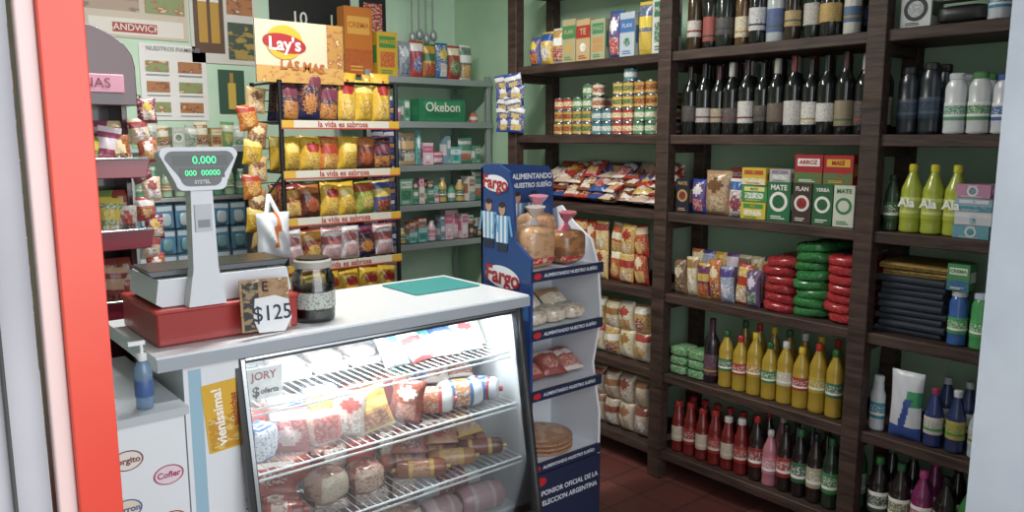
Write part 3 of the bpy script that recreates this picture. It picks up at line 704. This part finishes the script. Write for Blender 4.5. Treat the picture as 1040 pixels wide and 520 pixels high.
# floor level
z = .277
m = mat('#a81c22', .3, c2='#e0d0cc', scale=10)
b.lathe([(.07, 0, m), (.085, .05, m), (.088, .08, m), (.08, .11, m), (.055, .13, m), (.02, .137, m)], T(.92, 2.1, z), 20)
m = mat('#7a4a44', .3); m2 = mat('#94605c', .3)
b.lathe([(.07, 0, m), (.085, .1, m2), (.09, .125, m2), (.085, .13, m2), (.06, .138, m2)], T(1.12, 2.11, z), 20)
vac(1.29, 2.12, z, .07, .06, .055, '#b08a78', '#c8b8a8', 10, fr='#8a5048')
roll(1.44, 2.1, z, .052, .14, '#b89494', '#b08488', 8, '#c8b0b0'); roll(1.61, 2.1, z, .052, .18, '#b8888e', '#c09a9e', 8, '#c8b4b4'); roll(1.57, 2.24, z, .06, .24, '#c8c0bc', '#a85a5a', 8)
for k in range(6): vac(.86+k*.15, 2.36, z, .07, .08, .06, '#8a3a34', '#d0c0b8', random.uniform(-20, 20), fr='#b87068')
b.done()

b = B('red_cash_box')
b.box(.575, .965, 2.12, 2.45, 1.052, 1.148, mat('#a01c18', .35, coat=.2)); b.box(.57, .97, 2.115, 2.455, 1.138, 1.15, mat('#b02620', .35))
b.done(.006)
b = B('shop_scale')
sw = mat('#d4d9de', .35); st = mat('#5a5e62', .3, .8)
zb = 1.152
b.prism([(.585, zb+.01), (.6, zb), (.945, zb), (.96, zb+.01), (.95, zb+.072), (.595, zb+.072)], 2.15, 2.4, sw)
b.prism([(.585, zb+.08), (.955, zb+.08), (.965, zb+.092), (.575, zb+.092)], 2.17, 2.34, st)
for x in (.63, .9):
    for y in (2.2, 2.31): b.rod((x, y, zb+.06), (x, y, zb+.082), .012, BLK, 8)
b.box(.58, .96, 2.175, 2.335, zb+.09, zb+.094, mat('#3a3c40', .25, .8))
b.prism([(.655, zb+.0), (.755, zb+.0), (.738, zb+.1), (.733, zb+.314), (.677, zb+.314), (.672, zb+.1)], 2.105, 2.148, sw)
b.box(.683, .727, 2.1, 2.106, zb+.2, zb+.27, mat('#b8bcc4', .4)); b.box(.69, .72, 2.098, 2.1, zb+.21, zb+.23, mat('#7a8088', .4))
Hd = T(.705, 2.12, zb+.362) @ Rx(-6)
def rr(w0, w1, h, r=.02):
    pts = []
    for cx, cz, a0 in ((w1-r, h-r, 0), (-w1+r, h-r, 90), (-w0+r, -h+r, 180), (w0-r, -h+r, 270)):
        for k in range(5):
            a = math.radians(a0+k*22.5); pts.append((cx+r*math.cos(a), cz+r*math.sin(a)))
    return pts
b.prism(rr(.066, .1, .056), -.018, .03, sw, Hd)
b.prism(rr(.052, .088, .045), -.021, -.018, mat('#2a3438', .2), Hd)
gd = mat('#2ae88a', .5, emit=1.2)
b.rect(Hd, -.07, .07, .008, .034, mat('#0a1210', .2), -.0215); b.text('0.000', Hd @ T(.01, -.022, .021), .028, gd, .01)
b.rect(Hd, -.055, .06, -.024, .001, mat('#0a1210', .2), -.0215); b.text('000  00000', Hd @ T(.003, -.022, -.012), .02, gd, .01)
b.text('SYSTEL', Hd @ T(0, -.022, -.035), .013, mat('#d8dce0'), .02)
b.done(.002)
b = B('handwritten_price_sign')
Sg = T(.855, 2.085, 1.13) @ Rz(8) @ Rx(-8) @ Ry(3)
b.box(-.075, .075, 0, .003, -.065, .078, mat('#a8825a', .6, c2='#8a5a2a', c3='#c8b8a0', scale=14), Sg)
b.box(-.068, -.02, -.0012, 0, -.06, .07, mat('#2a2a2c', .6, c2='#a88a5a', scale=20), Sg)
b.text('E', Sg @ T(-.0, -.0018, .055), .04, BLK, .02)
b.prism([(-.05, -.02), (-.035, -.06), (.045, -.063), (.068, -.028), (.062, .025), (.02, .04), (-.042, .035)], -.004, -.0015, mat('#e2e4e6', .6), Sg @ T(.008, 0, -.01))
b.text('$125', Sg @ T(.016, -.006, -.02), .06, mat('#1c1f3a'), .006)
b.done()
b = B('glass_jar')
jg = glassy('jar_glass', '#e8f2ee', .05); JM = T(1.04, 2.17, 1.052)
b.lathe([(.058, 0, jg), (.062, .01, jg), (.063, .13, jg), (.052, .152, jg), (.05, .162, jg)], JM, 24)
dk2 = mat('#171316', .4, c2='#3a2a26', scale=60)
b.lathe([(.05, .006, dk2), (.057, .012, dk2), (.057, .1, dk2), (.02, .108, dk2)], JM, 20)
lb = mat('#b8bcb4', .5, c2='#4a4a44', scale=70)
b.lathe([(.06, .04, lb), (.064, .041, lb), (.064, .09, lb), (.06, .091, lb)], JM, 24)
ld = mat('#a8a49a', .4)
b.lathe([(.054, .16, ld), (.056, .162, ld), (.056, .18, ld), (.05, .185, BLK), (.048, .19, BLK)], JM, 24)
b.done()
b = B('counter_mat')
b.box(1.47, 1.75, 2.27, 2.5, 1.051, 1.056, mat('#2a8a86', .5))
b.done(.002)
b = B('napkin_tray')
b.box(.99, 1.07, 2.36, 2.5, 1.051, 1.1, mat('#d4d0cc', .4)); b.box(1.0, 1.06, 2.37, 2.49, 1.1, 1.115, mat('#b8404a', .5, c2='#e0d8d4', scale=40))
b.done(.003)
b = B('white_chest_cabinet')
b.box(.02, .575, 1.94, 2.5, .0, .925, fw); b.box(.01, .585, 1.93, 2.51, .925, .945, mat('#b4bcc2', .3))
for x, z, c, t, cc in ((.44, .84, '#e0d8cc', 'Jorgito', '#7a2a3a'), (.53, .78, '#e4ccd4', 'Cofler', '#a82a5a'), (.43, .72, '#dcd0b8', 'Turron', '#3a4a8a'), (.53, .66, '#d4dcc0', 'Mogul', '#a8302a'), (.5, .56, '#e0d4c4', 'Bon', '#a84a1a')):
    b.disc(T(x, 1.9395, z), .036, mat(cc, .4), 20, 1, .7); b.disc(T(x, 1.939, z), .032, mat(c, .4), 20, 1, .7); b.text(t, T(x, 1.9385, z), .021, mat(cc, .4), .03)
b.done(.004)
b = B('hand_sanitizer_bottle')
cl = mat('#8fb4d8', .1, trans=.6); SM = T(.5, 1.985, .946)
b.lathe([(.018, 0, cl), (.021, .006, cl), (.021, .09, cl), (.015, .112, cl), (.01, .118, WHT), (.011, .12, WHT), (.011, .135, WHT), (.004, .137, WHT), (.004, .16, WHT)], SM, 16)
lb = mat('#3a5a9a', .4)
b.lathe([(.0212, .03, lb), (.0216, .031, lb), (.0216, .07, lb), (.0212, .071, lb)], SM, 16)
b.box(-.03, .008, -.006, .006, .158, .167, WHT, SM)
b.done()
b = B('card_reader')
b.box(.36, .44, 2.0, 2.16, .947, .975, mat('#b8bcc4', .4)); b.blob(T(.4, 2.08, 1.0), .04, .05, .026, mat('#5a6068', .3), .6)
b.box(.37, .43, 2.05, 2.1, 1.0, 1.03, mat('#2a3038', .3))
b.done(.003)

# ---------------------------------------------------------------- bread display stand
b = B('bread_display_stand')
nb = mat('#17387a', .35, coat=.2); sb = mat('#5a9ac8', .4); nb2 = mat('#14203f', .35); pw_ = mat('#d4d9e0', .35)
SW = Matrix(((0, 1, 0, 0), (1, 0, 0, 0), (0, 0, 1, 0), (0, 0, 0, 1)))
def side(x0, x1, pts, m): b.prism(pts, x0, x1, m, SW)
sx0 = 1.85
side(sx0, sx0+.012, [(2.1, 0), (2.39, 0), (2.39, 1.48), (2.36, 1.495), (2.28, 1.495), (2.22, 1.47), (2.2, 1.4), (2.19, 1.22), (2.1, 1.16)], nb)
side(2.215, 2.227, [(2.1, 0), (2.39, 0), (2.39, 1.3), (2.33, 1.32), (2.26, 1.26), (2.16, 1.2), (2.12, 1.1), (2.1, .9), (2.14, .7), (2.1, .5)], pw_)
b.box(sx0, 2.227, 2.38, 2.39, 0, 1.25, pw_)
b.prism([(sx0, 1.2), (2.215, 1.2), (2.215, 1.44), (2.19, 1.48), (sx0+.05, 1.495), (sx0, 1.48)], 2.376, 2.388, nb)
for z in (.37, .657, .89, 1.11):
    b.box(sx0+.012, 2.215, 2.11, 2.38, z-.012, z, pw_)
    b.box(sx0+.005, 2.225, 2.095, 2.105, z-.035, z+.004, nb2)
    b.disc(T(sx0+.03, 2.094, z-.015), .02, RED, 14, 1, .6)
    b.text('ALIMENTANDO NUESTRO SUEÑO', T(2.05, 2.094, z-.015), .018, pw_, .02)
b.box(sx0+.005, 2.225, 2.095, 2.105, .02, .33, nb2)
b.disc(T(sx0+.05, 2.094, .3), .03, RED, 14, 1, .6)
b.text('SPONSOR OFICIAL DE LA', T(2.05, 2.093, .25), .028, pw_, .02); b.text('SELECCION ARGENTINA', T(2.05, 2.093, .21), .028, pw_, .02)
LS = T(sx0-.0012, 2.24, 0) @ Rz(-90)
def star(M, r, m):
    b.add([(r*(1 if k % 2 == 0 else .42)*math.sin(math.pi*k/5), 0, r*(1 if k % 2 == 0 else .42)*math.cos(math.pi*k/5)) for k in range(10)], [tuple(range(10))[::-1]], m, M)
def player(M, s):
    for k in range(6): b.rect(M, (-.042+k*.014)*s, (-.028+k*.014)*s, -.1*s, .02*s, (sb if k % 2 else pw_))
    b.disc(M @ T(0, -.0004, .048*s), .022*s, mat('#b98a6a', .5), 14, 1, 1.25); b.disc(M @ T(0, -.0008, .066*s), .021*s, mat('#2a1c14', .5), 14, 1, .6)
    b.rect(M @ Ry(12), -.058*s, -.044*s, -.08*s, .01*s, sb, -.0004); b.rect(M @ Ry(-12), .044*s, .058*s, -.08*s, .01*s, sb, -.0004)
    b.rect(M, -.036*s, .036*s, -.14*s, -.1*s, mat('#1a2238', .5), -.0004)
b.rect(LS, -.14, .13, .93, 1.03, mat('#2f62a0', .4, c2='#17387a', scale=9))
player(LS @ T(-.1, -.0006, 1.3), .85); player(LS @ T(-.02, -.0006, 1.29), .85)
for z, x_, s_ in ((1.425, -.06, .075), (1.075, -.02, .1), (.7, 0, .11), (.35, 0, .11)):
    L = LS @ T(x_, -.001, z) @ Ry(4)
    b.disc(L, s_, mat('#dde0e4', .4), 22, 1., .42); b.text('Fargo', L @ T(0, -.0012, 0), s_*.88, mat('#b0181e', .4), .03)
for k in range(12): star(LS @ T(random.uniform(-.11, .11), -.001, random.uniform(.15, 1.0)), random.uniform(.008, .016), mat('#c8d0dc', .4))
b.text('ALIMENTANDO', T(2.1, 2.374, 1.44), .03, mat('#d8dce0'), .03); b.text('NUESTRO SUEÑO', T(2.1, 2.374, 1.405), .026, mat('#d8dce0'), .03)
player(T(2.02, 2.375, 1.32), .8); player(T(2.11, 2.375, 1.32), .8)
b.done()
b = B('bread_loaves')
br = mat('#b88a60', .35, c2='#98683a', c3='#ccae88', scale=14, coat=.4); br2 = mat('#7a4a2a', .35, c2='#a8703a', scale=14, coat=.4); blb = mat('#b8242a', .3, c2='#d8c8a0', scale=30)
def loaf(x, y, z, m, tie, w=.075, h=.09, tilt=0):
    M = T(x, y, z) @ Rz(tilt)
    b.blob(M @ T(0, 0, h), w, .07, h, lambda u, v: blb if .28 < v < .42 and .55 < u < .95 else m, .5, 20, 14, .03)
    tm = mat(tie, .2, coat=.4)
    b.lathe([(.055, 0, tm), (.03, .03, tm), (.012, .045, tm), (.012, .052, tm), (.035, .07, tm), (.05, .09, tm)], M @ T(0, 0, 2*h-.02) @ Rx(12), 7, 1, .5)
loaf(1.945, 2.2, 1.112, br, '#b8a89c', .075, .08); loaf(2.11, 2.2, 1.112, br2, '#b8506a', .072, .065, 8); loaf(2.05, 2.3, 1.112, br, '#c87a90', .07, .095)
for k in range(3): b.blob(T(1.93+k*.1, 2.2, .892+.03), .055, .07, .03, mat('#c8bca8', .25, c2='#a88a6a', scale=20, coat=.5), .6, wr=.04)
b.bag(T(1.98, 2.2, .9) @ Rx(-55), .14, .16, .05, des('#c8c0b0', '#a89878', '#d8d0c0', 0)); b.bag(T(2.12, 2.2, .9) @ Rx(-55), .13, .15, .05, des('#c8b898', '#a87a50', '#d8d0c0', 1))
for k in range(3): b.bag(T(1.93+k*.1, 2.16, .662+.02) @ Rz(random.uniform(-20, 20)) @ Rx(-65), .12, .14, .06, des('#8a3a34', '#c8b8b0', '#a85a4a', k))
pz = mat('#98684a', .5, c2='#b88a60', c3='#7a4a2a', scale=30)
for k in range(3): b.lathe([(.12, 0, pz), (.128, .004, pz), (.128, .012, pz), (.11, .017, mat('#b08058', .5, c2='#d0a888', scale=12))], T(2.03, 2.24, .371+k*.018), 24)
b.done()

# ---------------------------------------------------------------- lights, world, camera
b = B('fluorescent_ceiling_lamp')
b.box(.8, 2.1, 2.5, 2.62, 2.84, 2.898, WHT)
b.rod((.85, 2.56, 2.82), (2.05, 2.56, 2.82), .016, mat('#f6fbff', .5, emit=6.), 10)
for x in (.83, 2.07): b.box(x-.015, x+.015, 2.54, 2.58, 2.8, 2.84, WHT)
b.done()
def area(name, loc, rot, sx, sy, power, col):
    l = bpy.data.lights.new(name, 'AREA'); l.shape = 'RECTANGLE'; l.size = sx; l.size_y = sy; l.energy = power; l.color = col
    o = bpy.data.objects.new(name, l); o.location = loc; o.rotation_euler = rot; sc.collection.objects.link(o); return o
area('light_ceiling_tube', (1.35, 2.56, 2.79), (0, 0, 0), 1.2, .08, 50, (1, .98, .94))
area('light_daylight_doorway', (1.0, -1.2, 2.2), (math.radians(75), 0, math.radians(8)), 2.6, 2.2, 66, (.96, .98, 1))
area('light_fridge_tube', (1.26, 2.15, .97), (0, 0, 0), .9, .02, 8, (.93, .98, 1))
w = bpy.data.worlds.new('World'); sc.world = w; w.use_nodes = True
bg = w.node_tree.nodes['Background']; bg.inputs[0].default_value = (.9, .95, 1, 1); bg.inputs[1].default_value = 1.3
cd = bpy.data.cameras.new('camera'); cam = bpy.data.objects.new('camera', cd); sc.collection.objects.link(cam)
cd.sensor_width = 36; cd.lens = 36*800/1040; cd.clip_start = .02
cam.location = (0, 0, 1.6); cam.rotation_euler = (math.radians(90-8.67), 0, math.radians(-40))
sc.camera = cam
